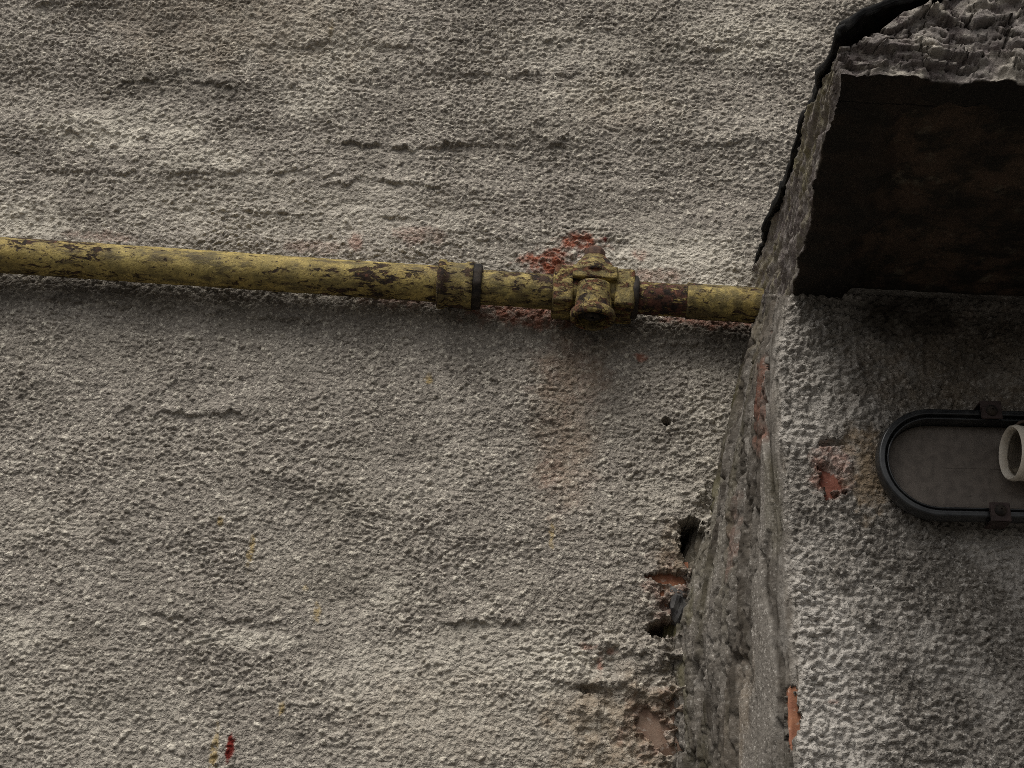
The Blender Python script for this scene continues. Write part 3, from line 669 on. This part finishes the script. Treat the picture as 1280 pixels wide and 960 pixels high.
bo = revolve('bonnet', vc + vz*.016 - np.array([0, .004, 0]), vz, [(0, .002), (0, .031), (.008, .030), (.020, .0215), (.028, .0150), (.030, .002)], M_fit, va, ax, np.array([0, 1., 0]), amp=.0010, sc=70, s=27, hexa=8)
revolve('bolt', vc + vz*.043 - np.array([0, .004, 0]), vz, [(0, .002), (0, .0125), (.011, .0120), (.014, .009), (.0155, .002)], M_bolt, va, ax, np.array([0, 1., 0]), amp=.0003, s=29, hexa=6)
ou = revolve('outlet', vc - np.array([0, .017, 0]) + vz*.001, -vz, [(0, .002), (0, .0195), (.006, .0195), (.030, .0205), (.033, .0245), (.0355, .0252), (.041, .0250), (.0435, .0232), (.043, .0200), (.028, .0190), (.027, .002)], M_fit, va, ax, np.array([0, 1., 0]), amp=.0005, s=31, na=.002)
revolve('plug', vc - np.array([0, .017, 0]) + vz*.001 - vz*.030, -vz, [(0, .002), (0, .0188), (.003, .0182), (.0035, .009), (.009, .0085), (.0095, .002)], M_black, va, ax, np.array([0, 1., 0]), amp=.0007, s=33, na=.002)
seg('lock_ring', 789, 797, RP*1.2, M_black, va, 35, .0006, prof=lambda L: [(0, .01), (0, RP*1.15), (.001, RP*1.2), (L-.001, RP*1.17), (L, RP*1.1), (L, .01)])

# ------------------------------------------------------------------ open bulkhead lamp on the pier
LY = YF-.011
lc = on_y(1246, 582, YF-.022); tiltv = on_y(1280, 516, YF-.022)-on_y(1150, 513, YF-.022); tv = math.atan2(tiltv[2], tiltv[0])
lx = np.array([math.cos(tv), 0, math.sin(tv)]); lz = np.array([-math.sin(tv), 0, math.cos(tv)]); ly = np.array([0, -1., 0])
lo_ = np.array([lc[0], LY, lc[2]])
HL = .1145; HH = .0562
lamp = empty('bulkhead_lamp', tuple(lo_), 'open oval bulkhead lamp with bare ivory socket on the pier', 'lamp')
def stadium(n=24):
    s_ = HL-HH; pts = []
    for k in range(n+1): t = math.pi/2 + math.pi*k/n; pts.append((-s_, 0, math.cos(t), math.sin(t)))
    for k in range(n+1): t = -math.pi/2 + math.pi*k/n; pts.append((s_, 0, math.cos(t), math.sin(t)))
    return np.array(pts)
def sweep(name, prof, mat, parent, close=True):
    """stadium shaped ring; prof = [(radius, height)...]"""
    st_ = stadium(); pr = np.array(prof); n, m_ = len(st_), len(pr)
    L_ = st_[:, None, 0] + pr[None, :, 0]*st_[:, None, 2]; W_ = pr[None, :, 0]*st_[:, None, 3]; Hh = np.broadcast_to(pr[None, :, 1], L_.shape)
    P_ = lo_ + L_[..., None]*lx + W_[..., None]*lz + Hh[..., None]*ly
    ids = np.arange(n*m_).reshape(n, m_); nx_ = np.roll(ids, -1, 0)
    if close: q_ = np.stack([ids, np.roll(ids, -1, 1), np.roll(nx_, -1, 1), nx_], -1).reshape(-1, 4)
    else: q_ = np.stack([ids[:, :-1], ids[:, 1:], nx_[:, 1:], nx_[:, :-1]], -1).reshape(-1, 4)
    o = npmesh(name, P_.reshape(-1, 3), q_, mat, parent); o.data.set_sharp_from_angle(angle=R(40)); return o
def arcp(cx, cy, r_, a0, a1, n=6): return [(cx+r_*math.cos(R(a0+(a1-a0)*k/n)), cy+r_*math.sin(R(a0+(a1-a0)*k/n))) for k in range(n+1)]
fr_ = sweep('frame', [(HH-.009, -.014), (HH-.0045, -.002), (HH-.0012, .006), (HH-.0010, .010)] + arcp(HH-.0040, .0165, .0018, 0, 90, 4) + arcp(HH-.0070, .0175, .0010, 60, 180, 4) + [(HH-.0080, .012), (HH-.0095, .011), (HH-.0102, .0125)] + arcp(HH-.0112, .0150, .0010, 0, 180, 5) + [(HH-.0122, .001), (HH-.0122, -.014)], M_frame, lamp)
plp = sweep('back_plate', [(.0001, -.004), (HH-.0126, -.004), (HH-.0126, .0005), (HH-.0141, .0015), (HH-.026, .0018), (.0001, .0018)], M_plate, lamp, close=False)
# lampholder: open ceramic cup lying along the lamp, mouth to the left
mouth = on_y(1264, 566, LY-.032)
axd = np.array([1.0, .10, 0.0]) ; axd = axd[0]*lx - axd[1]*ly*1.0; axd /= np.linalg.norm(axd)
e1 = lz; e2 = np.cross(axd, e1)
hold = revolve('lampholder', mouth, axd, [(.030, .002), (.030, .0200), (.004, .0218), (.001, .0224), (0, .0232), (-.0010, .0242), (0, .0256), (.003, .0264), (.006, .0258), (.034, .0250), (.036, .0235), (.050, .0230), (.052, .021), (.052, .002)], M_cer, lamp, e1, e2, amp=.00012, s=41, na=.002)
hold.data.set_sharp_from_angle(angle=R(60))
revolve('thread_sleeve', mouth, axd, [(.029, .002), (.029, .0196)] + [(.028-.0012*k, .0196 if k % 2 else .0204) for k in range(18)] + [(.006, .0212), (.0065, .0206)], M_sleeve, hold, e1, e2, amp=.0001, s=43, na=.002)
def strip(name, pts, wd, th, mat, parent, wdir):
    bm = bmesh.new(); pts = [np.array(p_) for p_ in pts]; rings = []
    for i, p_ in enumerate(pts):
        t = pts[min(i+1, len(pts)-1)]-pts[max(i-1, 0)]; t /= np.linalg.norm(t); n = np.cross(t, wdir); n /= np.linalg.norm(n); wv = np.cross(n, t)
        rings.append([bm.verts.new(Vector(p_ + wv*sx*wd/2 + n*sy*th/2)) for sx, sy in ((-1, -1), (1, -1), (1, 1), (-1, 1))])
    for r1_, r2_ in zip(rings[:-1], rings[1:]):
        for k in range(4): bm.faces.new((r1_[k], r1_[(k+1) % 4], r2_[(k+1) % 4], r2_[k]))
    bm.faces.new(rings[0]); bm.faces.new(rings[-1]); return bmobj(name, bm, mat, parent)
def cup(d, r_, an): return mouth + axd*d + r_*(math.cos(an)*e1 + math.sin(an)*e2)
an_r = math.atan2(np.dot(ly, e2), np.dot(ly, e1))
a_c = an_r + math.pi if False else math.atan2(-np.dot(ly, e2), -np.dot(ly, e1))
strip('contact', [cup(.028, .004, a_c-.6), cup(.022, .010, a_c-.6), cup(.014, .0175, a_c-.6), cup(.008, .0195, a_c-.6), cup(.004, .0185, a_c-.6)], .007, .0006, M_brass, hold, np.cross(axd, math.cos(a_c-.6)*e1+math.sin(a_c-.6)*e2))
def tube(name, pts, r_, mat, parent, nth=10):
    P_ = np.array(pts, float); t = np.linspace(0, 1, len(P_)); tt = np.linspace(0, 1, 8*len(P_))
    C_ = np.stack([np.interp(tt, t, P_[:, k]) for k in range(3)], -1)
    for _ in range(6): C_[1:-1] = (C_[:-2]+2*C_[1:-1]+C_[2:])/4
    T = np.gradient(C_, axis=0); T /= np.linalg.norm(T, axis=1)[:, None]; ref = np.array([.3, .2, .93]); A_ = np.cross(T, ref); A_ /= np.linalg.norm(A_, axis=1)[:, None]; B_ = np.cross(T, A_)
    th = np.linspace(0, 2*np.pi, nth, endpoint=False)
    V_ = C_[:, None] + r_*(np.cos(th)[None, :, None]*A_[:, None] + np.sin(th)[None, :, None]*B_[:, None]); n = len(C_); ids = np.arange(n*nth).reshape(n, nth); J_ = np.roll(ids, -1, 1)
    return npmesh(name, V_.reshape(-1, 3), np.stack([ids[:-1], J_[:-1], J_[1:], ids[1:]], -1).reshape(-1, 4), mat, parent)
wq = lambda x_, y_, o_: on_y(x_, y_, LY-o_)
tube('wire', [wq(1266, 548, .006), wq(1267, 536, .012), wq(1274, 528, .018), wq(1288, 525, .020), wq(1310, 532, .018), wq(1330, 552, .012), wq(1336, 570, .004)], .0016, M_wire, lamp)
# bridge under the lampholder, fixing it to the plate
bm = bmesh.new(); bmesh.ops.create_cube(bm, size=1)
cbr = mouth + axd*.040
for v in bm.verts:
    q_ = v.co; yy = LY if q_.y > 0 else cbr[1]; v.co = Vector(cbr*np.array([1, 0, 1]) + lx*q_.x*.020 + lz*q_.z*.024 + np.array([0, yy, 0]))
bmesh.ops.bevel(bm, geom=bm.edges[:], offset=.002, segments=2, affect='EDGES')
bmobj('holder_bracket', bm, M_cer, lamp, None, True, 40)
# clips with screws at top and bottom
def clip(xc, yc, sgn, wd):
    c = on_y(xc, yc, LY-.020); prof_ = [(0.0, -.002), (0.0, .021), (.0012, .0225), (-.004*0+.010, .0225)]
    bm = bmesh.new()
    q0 = [(-.011, .0205), (.0055, .0205), (.0055, .0000), (.0075, .0000), (.0075, .0225), (-.011, .0225)]
    vs = []
    for sx in (-1, 1):
        vs.append([bm.verts.new(Vector(np.array([c[0], LY, c[2]]) + lx*sx*wd/2 + lz*a_*sgn + ly*b_)) for a_, b_ in q0])
    n = len(q0)
    for k in range(n): bm.faces.new((vs[0][k], vs[0][(k+1) % n], vs[1][(k+1) % n], vs[1][k]))
    for v_ in vs: bm.faces.new((v_[0], v_[1], v_[4], v_[5])); bm.faces.new((v_[1], v_[2], v_[3], v_[4]))
    bmesh.ops.bevel(bm, geom=bm.edges[:], offset=.0006, segments=1, affect='EDGES')
    o = bmobj('clip', bm, M_clip, lamp)
    revolve('screw', np.array([c[0], LY, c[2]]) + ly*.0222 - lz*.003*sgn, ly, [(0, .0005), (0, .0055), (.0015, .0055), (.0035, .0040), (.0045, .0008)], M_black, o, lx, lz, nth=20, amp=.0002, s=50)
clip(1250, 643, -1, .019)
clip(1238, 511, 1, .020)
